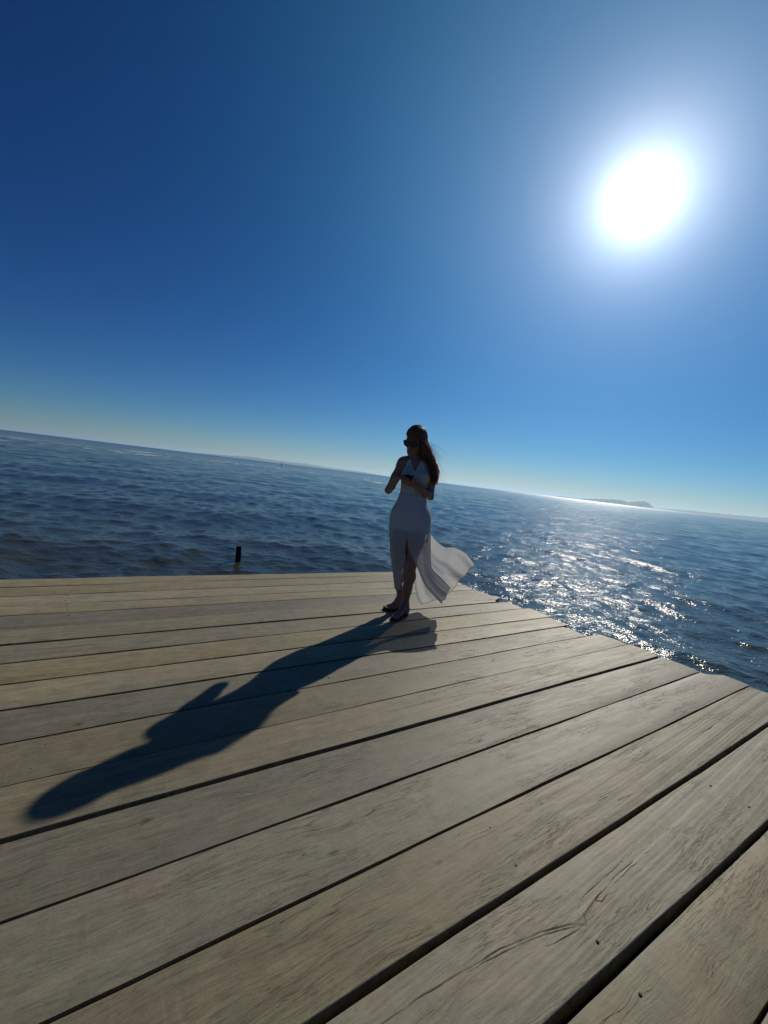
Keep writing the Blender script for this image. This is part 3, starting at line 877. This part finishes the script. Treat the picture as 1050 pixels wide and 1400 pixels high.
def build_body():
    f = Field((-0.30, -0.33, 0.0), (0.26, 0.24, 1.69), 0.0036)
    torso(f)
    f.cone(J['nb'], J['nt'], 0.052, 0.045, 0.045)
    f.cone((-0.02, 0.03, 1.37), (-0.09, 0.02, 1.375), 0.045, 0.035, 0.04)
    f.cone((0.0, 0.03, 1.37), (0.09, 0.02, 1.372), 0.045, 0.035, 0.04)
    # collar bones
    f.cone((-0.02, -0.040, 1.372), (-0.105, -0.018, 1.385), 0.008, 0.009, 0.02)
    f.cone((0.010, -0.040, 1.372), (0.105, -0.018, 1.383), 0.008, 0.009, 0.02)
    # arms
    for sh, el, wr in (('shr', 'elr', 'wrr'), ('shl', 'ell', 'wrl')):
        a, b, c = J[sh], J[el], J[wr]
        f.ell(a + np.array([0, 0, -0.01]), (0.048, 0.048, 0.052), 0.04)
        f.cone(a, a + (b - a) * 0.5, 0.044, 0.039, 0.03)
        f.cone(a + (b - a) * 0.5, b, 0.039, 0.032, 0.02)
        mid = b + (c - b) * 0.30
        f.cone(b, mid, 0.033, 0.035, 0.015)
        f.cone(mid, c, 0.035, 0.0225, 0.015)
    # legs
    for hp, kn, an, ft, inn in (('hipr', 'knr', 'anr', 'r', -1), ('hipl', 'knl', 'anl', 'l', 1)):
        a, b, c = J[hp], J[kn], J[an]
        f.cone(a, a + (b - a) * 0.55, 0.088, 0.070, 0.06)
        f.cone(a + (b - a) * 0.55, b, 0.070, 0.050, 0.03)
        f.ell(b + np.array([0, -0.012, 0.0]), (0.042, 0.042, 0.055), 0.03)
        bulge = b + (c - b) * 0.32 + np.array([0.006, 0.016, 0])
        f.cone(b, bulge, 0.047, 0.052, 0.03)
        f.cone(bulge, b + (c - b) * 0.68, 0.052, 0.038, 0.03)
        f.cone(b + (c - b) * 0.6, c, 0.040, 0.029, 0.02)
        add_foot(f, FEET[ft][0], FEET[ft][1], c, inn)
    # head
    f.ell(hd((0, 0.018, 0.030)), (0.072, 0.090, 0.088), 0.02, HEAD_R)
    f.ell(hd((0, -0.020, -0.030)), (0.060, 0.068, 0.078), 0.03, HEAD_R)
    f.ell(hd((0, -0.048, -0.078)), (0.036, 0.036, 0.032), 0.03, HEAD_R)
    f.ell(hd((0, -0.076, -0.098)), (0.018, 0.015, 0.014), 0.02, HEAD_R)
    f.cone(hd((-0.045, 0.0, -0.055)), hd((-0.02, -0.06, -0.088)), 0.018, 0.016, 0.03)
    f.cone(hd((0.045, 0.0, -0.055)), hd((0.02, -0.06, -0.088)), 0.018, 0.016, 0.03)
    for sgn in (-1, 1):
        f.ell(hd((sgn * 0.038, -0.064, -0.022)), (0.022, 0.018, 0.018), 0.02, HEAD_R)
        f.ell(hd((sgn * 0.030, -0.092, 0.002)), (0.018, 0.014, 0.011), 0.012, HEAD_R, cut=True)
        f.ell(hd((sgn * 0.030, -0.074, 0.001)), (0.0125, 0.0125, 0.0115), 0.004, HEAD_R)
        f.cone(hd((sgn * 0.014, -0.086, 0.020)), hd((sgn * 0.045, -0.076, 0.019)), 0.008, 0.007, 0.015)
        f.ell(hd((sgn * 0.071, 0.010, -0.012)), (0.009, 0.018, 0.028), 0.008, HEAD_R)
    f.cone(hd((0, -0.084, 0.010)), hd((0, -0.104, -0.026)), 0.008, 0.0105, 0.012)
    f.ell(hd((0.009, -0.094, -0.031)), (0.008, 0.010, 0.007), 0.008, HEAD_R)
    f.ell(hd((-0.009, -0.094, -0.031)), (0.008, 0.010, 0.007), 0.008, HEAD_R)
    f.ell(hd((0, -0.087, -0.055)), (0.022, 0.010, 0.0055), 0.006, HEAD_R)
    f.ell(hd((0, -0.085, -0.065)), (0.019, 0.010, 0.0065), 0.004, HEAD_R)
    # hands
    add_hand(f, J['wrl'], (-0.93, -0.22, 0.20), PH_N, (0.15, -0.8, 0.5), [(0.10, 0.75, 0.7), (0.08, 0.85, 0.75), (0.12, 0.9, 0.8), (0.2, 0.9, 0.8)])
    add_hand(f, J['wrr'], (0.88, 0.10, 0.10), (0.15, -0.35, -0.9), (0.2, -0.8, -0.1), [(0.35, 0.45, 0.3), (0.7, 0.9, 0.7), (0.85, 1.0, 0.8), (0.9, 1.0, 0.8)])
    V, Q = f.mesh()
    return quad_mesh_obj('body', V, Q, M_SKIN, person)
body = build_body()

# --- dress
dress = empty('dress'); dress.parent = person
def build_bodice():
    f = Field((-0.19, -0.16, 1.02), (0.19, 0.16, 1.44), 0.0036)
    torso(f, 0.008)
    f.cone((-0.075, 0.02, 1.385), (-0.068, 0.02, 1.375), 0.042, 0.042, 0.02)
    f.cone((0.075, 0.02, 1.385), (0.070, 0.02, 1.375), 0.042, 0.042, 0.02)
    X, Y, Z = f.grid()
    c = f.F
    fold = 0.0022 * np.sin((X * 0.9 + Z * 0.55) * 150) * (Y < 0)
    c = c + fold.astype(np.float32)
    xv = -0.020
    vneck = np.where(Y < 0.035, 0.48 * (Z - 1.288) - np.abs(X - xv), 0.9 * (Z - 1.372) - np.abs(X) * 0.35)
    arm = np.abs(X) - (0.138 - 0.42 * np.maximum(0, Z - 1.255))
    c = np.maximum(c, vneck * 0.85)
    c = np.maximum(c, np.where(Z > 1.21, arm * 0.9, -1))
    c = np.maximum(c, 1.034 - Z)
    f.F = c.astype(np.float32)
    V, Q = f.mesh()
    return quad_mesh_obj('bodice', V, Q, M_CLOTH, dress)
build_bodice()

def solid(o, th, off=0.0):
    m = o.modifiers.new('thickness', 'SOLIDIFY'); m.thickness = th; m.offset = off
    return o
def cr(P0, P1, P2, P3, t_):
    return 0.5 * ((2 * P1) + (-P0 + P2) * t_ + (2 * P0 - 5 * P1 + 4 * P2 - P3) * t_ * t_ + (-P0 + 3 * P1 - 3 * P2 + P3) * t_ ** 3)
def resample(P, n):
    P = np.asarray(P, float); m = len(P)
    ext = np.concatenate([[2 * P[0] - P[1]], P, [2 * P[-1] - P[-2]]])
    out = []
    for q in np.linspace(0, m - 1, n):
        i = min(int(q), m - 2); t_ = q - i
        out.append(cr(ext[i], ext[i + 1], ext[i + 2], ext[i + 3], t_))
    return np.array(out)
def patch(rows, nr, nc):
    A = np.stack([resample(r_, nc) for r_ in rows])          # rows x nc x 3
    return np.stack([resample(A[:, j], nr) for j in range(nc)], 1)
def skirt_ring(z, cx, cy, rx, ry, n, folds, amp, ph):
    t_ = np.linspace(0, 2 * math.pi, n, endpoint=False)
    w = 1 + amp * np.sin(folds * t_ + ph) + 0.5 * amp * np.sin((folds * 2 + 1) * t_ + 1.3 * ph)
    return np.stack([cx + rx * w * np.cos(t_), cy + ry * w * np.sin(t_), np.full(n, z)], -1)
def build_lining():
    n = 96
    spec = [(1.082, -0.006, 0.010, 0.1205, 0.0925, 0.004), (1.055, -0.006, 0.012, 0.1225, 0.0955, 0.006), (1.0, -0.003, 0.014, 0.143, 0.108, 0.004), (0.94, 0.0, 0.020, 0.170, 0.128, 0.005),
            (0.88, 0.002, 0.024, 0.183, 0.138, 0.006), (0.80, 0.004, 0.018, 0.184, 0.136, 0.010), (0.73, 0.006, 0.012, 0.180, 0.130, 0.014), (0.675, 0.008, 0.008, 0.174, 0.126, 0.018)]
    sp_ = resample(np.array(spec), 40)
    rings = [skirt_ring(s_[0], s_[1], s_[2], s_[3], s_[4], n, 13, s_[5] * 1.3, 0.6 + 4 * s_[0]) for s_ in sp_]
    rings = np.stack(rings)
    # the hem lifts a little at the slit
    t_ = np.linspace(0, 2 * math.pi, n, endpoint=False)
    lift = 0.03 * np.exp(-((t_ - 1.5 * math.pi) / 0.35) ** 2)
    for i in range(40):
        rings[i, :, 2] += lift * max(0, (i - 28) / 11.0)
    o = quad_mesh_obj('lining', rings.reshape(-1, 3), grid_quads(40, n, True, True), M_CLOTH, dress)
    solid(o, 0.003)
build_lining()
def tube_along(P, r_, n=6, taper=None):
    P = np.asarray(P, float); m = len(P)
    T = np.gradient(P, axis=0); T /= np.linalg.norm(T, axis=1)[:, None] + 1e-9
    ref = np.array([0.3, 0.9, 0.2]); 
    A = np.cross(T, ref); A /= np.linalg.norm(A, axis=1)[:, None] + 1e-9
    B = np.cross(T, A)
    rad = np.full(m, r_) if taper is None else np.asarray(taper)
    a_ = np.linspace(0, 2 * math.pi, n, endpoint=False)
    V = P[:, None, :] + rad[:, None, None] * (np.cos(a_)[None, :, None] * A[:, None, :] + np.sin(a_)[None, :, None] * B[:, None, :])
    return V.reshape(-1, 3), grid_quads(m, n, True)
def panel(rows, fold_amp, nfold, ph, seed, along_rows=True, nr=60, nc=44, hem_edges=('last',)):
    S = patch(rows, nr, nc)
    i = np.linspace(0, 1, nr)[:, None]; j = np.linspace(0, 1, nc)[None, :]
    wav = np.sin(j * nfold * 2 * math.pi + ph + 1.5 * i) + 0.5 * np.sin(j * nfold * 4.3 * math.pi + 2 * ph - 2 * i)
    du = np.gradient(S, axis=0); dv = np.gradient(S, axis=1)
    N = np.cross(du, dv); N /= np.linalg.norm(N, axis=2)[:, :, None] + 1e-9
    S = S + N * (wav * fold_amp * i)[:, :, None]
    o = quad_mesh_obj('skirt_panel', S.reshape(-1, 3), grid_quads(nr, nc), M_SHEER, dress)
    for e in hem_edges:
        L = {'last': S[-1], 'left': S[:, 0], 'right': S[:, -1]}[e]
        V, Q = tube_along(resample(L, 60), 0.0024)
        h = quad_mesh_obj('hem', V, Q, M_HEM, dress)
    return o
panel([[(-0.06, 0.13, 0.76), (-0.172, 0.02, 0.76), (-0.12, -0.105, 0.76), (-0.02, -0.132, 0.76)],
       [(-0.05, 0.12, 0.60), (-0.150, 0.01, 0.60), (-0.105, -0.090, 0.60), (-0.022, -0.108, 0.61)],
       [(-0.02, 0.11, 0.45), (-0.118, 0.02, 0.45), (-0.075, -0.062, 0.45), (0.000, -0.078, 0.46)],
       [(0.01, 0.13, 0.33), (-0.086, 0.05, 0.33), (-0.050, -0.020, 0.33), (0.016, -0.030, 0.34)],
       [(0.03, 0.16, 0.205), (-0.056, 0.09, 0.205), (-0.035, 0.030, 0.21), (0.018, 0.015, 0.22)]], 0.004, 2.5, 0.4, 1, hem_edges=('last', 'right'))
panel([[(-0.012, -0.134, 0.76), (0.08, -0.132, 0.76), (0.16, -0.085, 0.76), (0.195, 0.01, 0.76)],
       [(0.006, -0.132, 0.63), (0.09, -0.132, 0.62), (0.175, -0.085, 0.61), (0.212, 0.01, 0.61)],
       [(0.104, -0.122, 0.465), (0.15, -0.116, 0.460), (0.20, -0.075, 0.455), (0.24, 0.0, 0.45)],
       [(0.205, -0.095, 0.30), (0.24, -0.095, 0.32), (0.28, -0.06, 0.345), (0.33, -0.01, 0.37)],
       [(0.365, -0.05, 0.150), (0.39, -0.045, 0.19), (0.41, -0.03, 0.24), (0.432, -0.01, 0.287)]], 0.011, 2.0, 1.1, 2, hem_edges=('last', 'left', 'right'))
panel([[(0.19, 0.02, 0.76), (0.155, 0.11, 0.75), (0.06, 0.145, 0.74), (-0.05, 0.14, 0.74)],
       [(0.27, 0.06, 0.685), (0.23, 0.15, 0.60), (0.15, 0.165, 0.52), (0.04, 0.15, 0.50)],
       [(0.351, 0.08, 0.638), (0.33, 0.19, 0.51), (0.24, 0.19, 0.39), (0.105, 0.15, 0.32)],
       [(0.441, 0.09, 0.640), (0.43, 0.21, 0.48), (0.31, 0.21, 0.30), (0.145, 0.155, 0.18)],
       [(0.548, 0.07, 0.600), (0.505, 0.17, 0.43), (0.375, 0.20, 0.23), (0.178, 0.155, 0.10)],
       [(0.632, 0.04, 0.515), (0.570, 0.11, 0.40), (0.455, 0.17, 0.195), (0.212, 0.155, 0.052)]], 0.019, 3.1, 0.2, 3, nr=70, nc=60, hem_edges=('last', 'left'))

# --- hair
def build_hair():
    V = []; Q = []
    def put(v, q):
        b = sum(len(x) for x in V); V.append(v); Q.append(q + b)
    f = Field(HEAD_C - 0.16, HEAD_C + 0.16, 0.004)
    f.ell(hd((0, 0.020, 0.032)), (0.079, 0.097, 0.096), 0.01, HEAD_R)
    X, Y, Z = f.grid()
    P = np.stack([X, Y, Z], -1) - HEAD_C
    Lc = P @ HEAD_R                                       # to head frame
    strand = 0.0016 * np.sin(np.arctan2(Lc[..., 0], Lc[..., 1] + 0.05) * 40 + Lc[..., 2] * 40)
    cut = (-0.78 * Lc[..., 1] - 0.62 * Lc[..., 2]) - 0.046
    f.F = np.maximum(f.F + strand, cut).astype(np.float32)
    v, q = f.mesh(); put(v, q)
    g = np.random.default_rng(11)
    rad = np.array([0.084, 0.102, 0.101]); cen = np.array([0, 0.020, 0.032])
    NL, NF = 460, 46
    for i in range(NL + NF):
        fly = i >= NL
        # root on the upper scalp, near the parting
        a_ = g.uniform(0, 6.283); zz = g.uniform(0.25, 0.98)
        rxy = math.sqrt(1 - zz * zz)
        rdir = np.array([rxy * math.cos(a_), rxy * math.sin(a_), zz])
        if -0.78 * rdir[1] * 0.099 - 0.62 * rdir[2] * 0.098 > 0.036: rdir[1] = abs(rdir[1])
        w = g.uniform(0, 1); dep = np.clip(g.normal(0.35, 0.32), -0.25, 1.0)      # across the fall; front to back
        # leave the head on her left side, anywhere from the temple round to the nape
        az = -0.50 + 1.75 * dep
        ed = unit(HEAD_R.T @ np.array([math.cos(az), math.sin(az), -0.35 + 0.25 * w]))
        pts = []
        lift = g.uniform(1.01, 1.13)
        for t_ in np.linspace(0, 1, 7):
            d = unit(rdir * (1 - t_) + ed * t_ + np.array([0, 0, 0.25]) * math.sin(math.pi * t_) * 0.5)
            if -0.78 * d[1] * 0.099 - 0.62 * d[2] * 0.098 > 0.050:                # keep off the face
                d = unit(d + np.array([0, 0.5, 0.35]))
            pts.append(hd(cen + rad * d * (1.0 + (lift - 1.0) * t_)))
        e = pts[-1]
        if fly:
            tx = g.uniform(0.12, 0.27); tz = g.uniform(1.20, 1.50)
            pts += [np.array([e[0] * .5 + tx * .5, g.uniform(-.03, .06), e[2] * .6 + tz * .4]),
                    np.array([tx, g.uniform(-.04, .07), tz]), np.array([tx + g.uniform(0, .06), g.uniform(-.04, .07), tz - g.uniform(-.02, .07)])]
            r_ = g.uniform(0.0006, 0.0013)
        else:
            yy = -0.058 + 0.120 * dep
            sway = 0.010 * math.sin(3.1 * w * 6.283 + 2 * dep)
            end = g.uniform(0.5, 1.0) if g.random() < 0.6 else 1.0
            lo_hi = ((1.475, 0.006, 0.098), (1.415, 0.040, 0.132), (1.355, 0.080, 0.172), (1.295, 0.112, 0.188), (1.245, 0.132, 0.192), (1.205, 0.142, 0.196))
            tail = []
            for k_, (z_, xa, xb) in enumerate(lo_hi):
                ph = z_ * 48 + w * 9 + dep * 4
                tail.append(np.array([xa + (xb - xa) * w + 0.007 * math.sin(ph) + 0.3 * sway, yy + 0.008 * math.cos(ph * 0.9) + 0.02 * (k_ / 5.0) * g.normal(), z_ + 0.012 * g.normal()]))
            pts += tail[:max(2, int(round(end * 6)))]
            r_ = g.uniform(0.0026, 0.0062)
        C = resample(np.array(pts), 36)
        tq = np.linspace(0, 1, 36)
        tp = r_ * np.clip(np.minimum(0.5 + tq * 2, (1 - tq) * 3.0 + 0.06), 0, 1)
        v, q = tube_along(C, r_, 5, tp); put(v, q)
    # wind-curled lock ends beside the arm
    for k_ in range(7):
        t_ = np.linspace(0, 1, 16)
        ang_ = t_ * 5.0 + k_ * 0.4
        C = np.stack([0.178 + 0.014 * np.sin(ang_) + 0.012 * t_, -0.01 + 0.01 * np.cos(ang_) + 0.006 * k_ * (k_ % 2), 1.275 - 0.075 * t_], -1)
        v, q = tube_along(C, 0.003, 5, 0.0034 * (1 - t_ * 0.8)); put(v, q)
    return quad_mesh_obj('hair', np.concatenate(V), np.concatenate(Q), M_HAIR, person)
build_hair()

# --- sunglasses
def build_glasses():
    FR = [] ; QF = []
    def put(v, q):
        b = sum(len(x) for x in FR); FR.append(v); QF.append(q + b)
    lens_pts = {}
    for sgn in (-1, 1):
        t_ = np.linspace(0, 2 * math.pi, 29)
        sq = 0.72
        x = sgn * 0.033 + 0.031 * np.sign(np.cos(t_)) * np.abs(np.cos(t_)) ** sq
        z = 0.000 + 0.0245 * np.sign(np.sin(t_)) * np.abs(np.sin(t_)) ** sq + 0.004 * sgn * (x - sgn * 0.033) / 0.03
        y = -0.103 + 0.9 * np.maximum(0, np.abs(x) - 0.01) ** 2 * 5.0
        L = np.array([hd(p) for p in np.stack([x, y, z], -1)])
        lens_pts[sgn] = L
        put(*tube_along(L, 0.0034, 6))
        # temple arm back to the ear
        A = [hd((sgn * 0.063, -0.090, 0.014)), hd((sgn * 0.073, -0.080, 0.014)), hd((sgn * 0.077, -0.04, 0.010)), hd((sgn * 0.078, 0.010, 0.006)), hd((sgn * 0.076, 0.022, -0.012))]
        put(*tube_along(resample(A, 16), 0.0030, 6))
    put(*tube_along(resample([hd((-0.008, -0.103, 0.006)), hd((0, -0.106, 0.009)), hd((0.008, -0.103, 0.006))], 8), 0.0028, 6))
    fr = quad_mesh_obj('sunglasses', np.concatenate(FR), np.concatenate(QF), M_FRAME, person)
    for sgn in (-1, 1):
        L = lens_pts[sgn][:-1]; c = L.mean(0); fwd_ = HEAD_R @ np.array([0, -1.0, 0])
        n = len(L)
        mid = c + (L - c) * 0.55 + fwd_ * 0.002
        V = np.concatenate([L, mid, [c + fwd_ * 0.003]])
        F = [(i, (i + 1) % n, n + (i + 1) % n, n + i) for i in range(n)] + [(n + i, n + (i + 1) % n, 2 * n) for i in range(n)]
        lo = mesh_obj('lens', V, F, M_LENS, fr, True)
        solid(lo, 0.002)
build_glasses()

# --- sandals
def build_sandal(ft, inn):
    heel, toe = FEET[ft]
    d = toe - heel; L = np.linalg.norm(d); d /= L; s_ = np.array([-d[1], d[0]]) * inn
    out = [(-0.02, 0.0), (0.02, 0.026), (0.14, 0.032), (0.35, 0.028), (0.55, 0.034), (0.75, 0.043), (0.92, 0.040), (1.03, 0.022), (1.05, 0.005),
           (1.01, -0.020), (0.92, -0.036), (0.75, -0.042), (0.55, -0.037), (0.35, -0.031), (0.14, -0.032), (0.02, -0.026)]
    O = resample(np.array([(a * L, b, 0) for a, b in out + out[:1]]), 49)[:-1]
    P = heel[None, :] + O[:, :1] * d + O[:, 1:2] * s_
    n = len(P); c = P.mean(0)
    lv = [(0.96, 0.001), (1.0, 0.004), (1.0, 0.012), (0.96, SOLE_T + 0.001)]
    V = np.concatenate([np.column_stack([c + (P - c) * k_, np.full(n, z)]) for k_, z in lv])
    F = [tuple(q) for q in grid_quads(4, n, True)] + [tuple(range(3 * n, 4 * n)), tuple(range(n))[::-1]]
    so = mesh_obj('sandal', V, F, M_SOLE, person, False)
    def G(a, b, z): q = heel + d * a * L + s_ * b; return np.array([q[0], q[1], z])
    def strap(A, r_=0.0045):
        C = resample(A, 18); v, q = tube_along(C, r_, 6)
        quad_mesh_obj('strap', v, q, M_SOLE, so)
    strap([G(0.70, 0.040, 0.012), G(0.69, 0.032, 0.040), G(0.68, 0.004, 0.050), G(0.69, -0.026, 0.036), G(0.70, -0.038, 0.012)], 0.006)
    strap([G(0.40, 0.034, 0.012), G(0.36, 0.034, 0.055), G(0.32, 0.0, 0.086), G(0.36, -0.034, 0.050), G(0.40, -0.034, 0.012)])
    strap([G(0.15, 0.034, 0.012), G(0.08, 0.034, 0.07), G(-0.02, 0.0, 0.080), G(0.08, -0.034, 0.07), G(0.15, -0.034, 0.012)])
build_sandal('l', 1); build_sandal('r', -1)

# --- the phone in her hands
def build_phone():
    w, l_, th = 0.036, 0.073, 0.0040
    n = 8; prof = []
    rc = 0.010
    for (cx, cy, a0) in ((w - rc, l_ - rc, 0), (-w + rc, l_ - rc, 90), (-w + rc, -l_ + rc, 180), (w - rc, -l_ + rc, 270)):
        for q in range(n + 1):
            a_ = R(a0 + 90 * q / n); prof.append((cx + rc * math.cos(a_), cy + rc * math.sin(a_)))
    prof = np.array(prof); m = len(prof)
    V = np.concatenate([np.column_stack([prof * k_, np.full(m, z)]) for k_, z in ((0.97, -th), (1.0, -th * 0.6), (1.0, th * 0.6), (0.97, th))])
    F = [tuple(q) for q in grid_quads(4, m, True)] + [tuple(range(3 * m, 4 * m)), tuple(range(m))[::-1]]
    o = empty('phone')
    mesh_obj('case', V, F, M_PHONE, o, False)
    scr = np.column_stack([prof * 0.94, np.full(m, th + 0.0006)])
    mesh_obj('screen', scr, [tuple(range(m))], M_PHGLASS, o, False)
    cb = np.array([(0.012 + 0.011 * math.cos(t_), 0.052 + 0.011 * math.sin(t_)) for t_ in np.linspace(0, 2 * math.pi, 20, endpoint=False)])
    V = np.concatenate([np.column_stack([cb, np.full(20, -th + 0.0002)]), np.column_stack([cb * 1.0, np.full(20, -th - 0.0018)])])
    mesh_obj('camera_bump', V, [tuple(q) for q in grid_quads(2, 20, True, True)] + [tuple(range(20, 40))[::-1]], M_PHGLASS, o, False)
    mat = Matrix(((PH_W[0], PH_L[0], PH_N[0]), (PH_W[1], PH_L[1], PH_N[1]), (PH_W[2], PH_L[2], PH_N[2]))).to_4x4()
    mat.translation = Vector(ORG + PH_C)
    o.matrix_world = mat
    tag(o, 'black mobile phone held in both hands in front of the white dress', 'phone')
build_phone()

# ------------------------------------------------------------------ haze over the sea
def build_haze():
    lo = np.array([-46000, -46000, -6.0]); hi = np.array([46000, 46000, 175.0])
    V = [(x, y, z) for x in (lo[0], hi[0]) for y in (lo[1], hi[1]) for z in (lo[2], hi[2])]
    F = [(0, 1, 3, 2), (4, 6, 7, 5), (0, 4, 5, 1), (2, 3, 7, 6), (0, 2, 6, 4), (1, 5, 7, 3)]
    m = bpy.data.materials.new('sea_haze'); m.use_nodes = True
    n = m.node_tree.nodes; n.clear()
    out = n.new('ShaderNodeOutputMaterial'); v = n.new('ShaderNodeVolumePrincipled')
    v.inputs['Color'].default_value = (0.56, 0.80, 1.0, 1)
    v.inputs['Density'].default_value = 5.0e-5
    v.inputs['Anisotropy'].default_value = 0.40
    m.node_tree.links.new(v.outputs[0], out.inputs['Volume'])
    o = mesh_obj('haze', V, F, m, None, False)
    tag(o, kind='stuff')
build_haze()
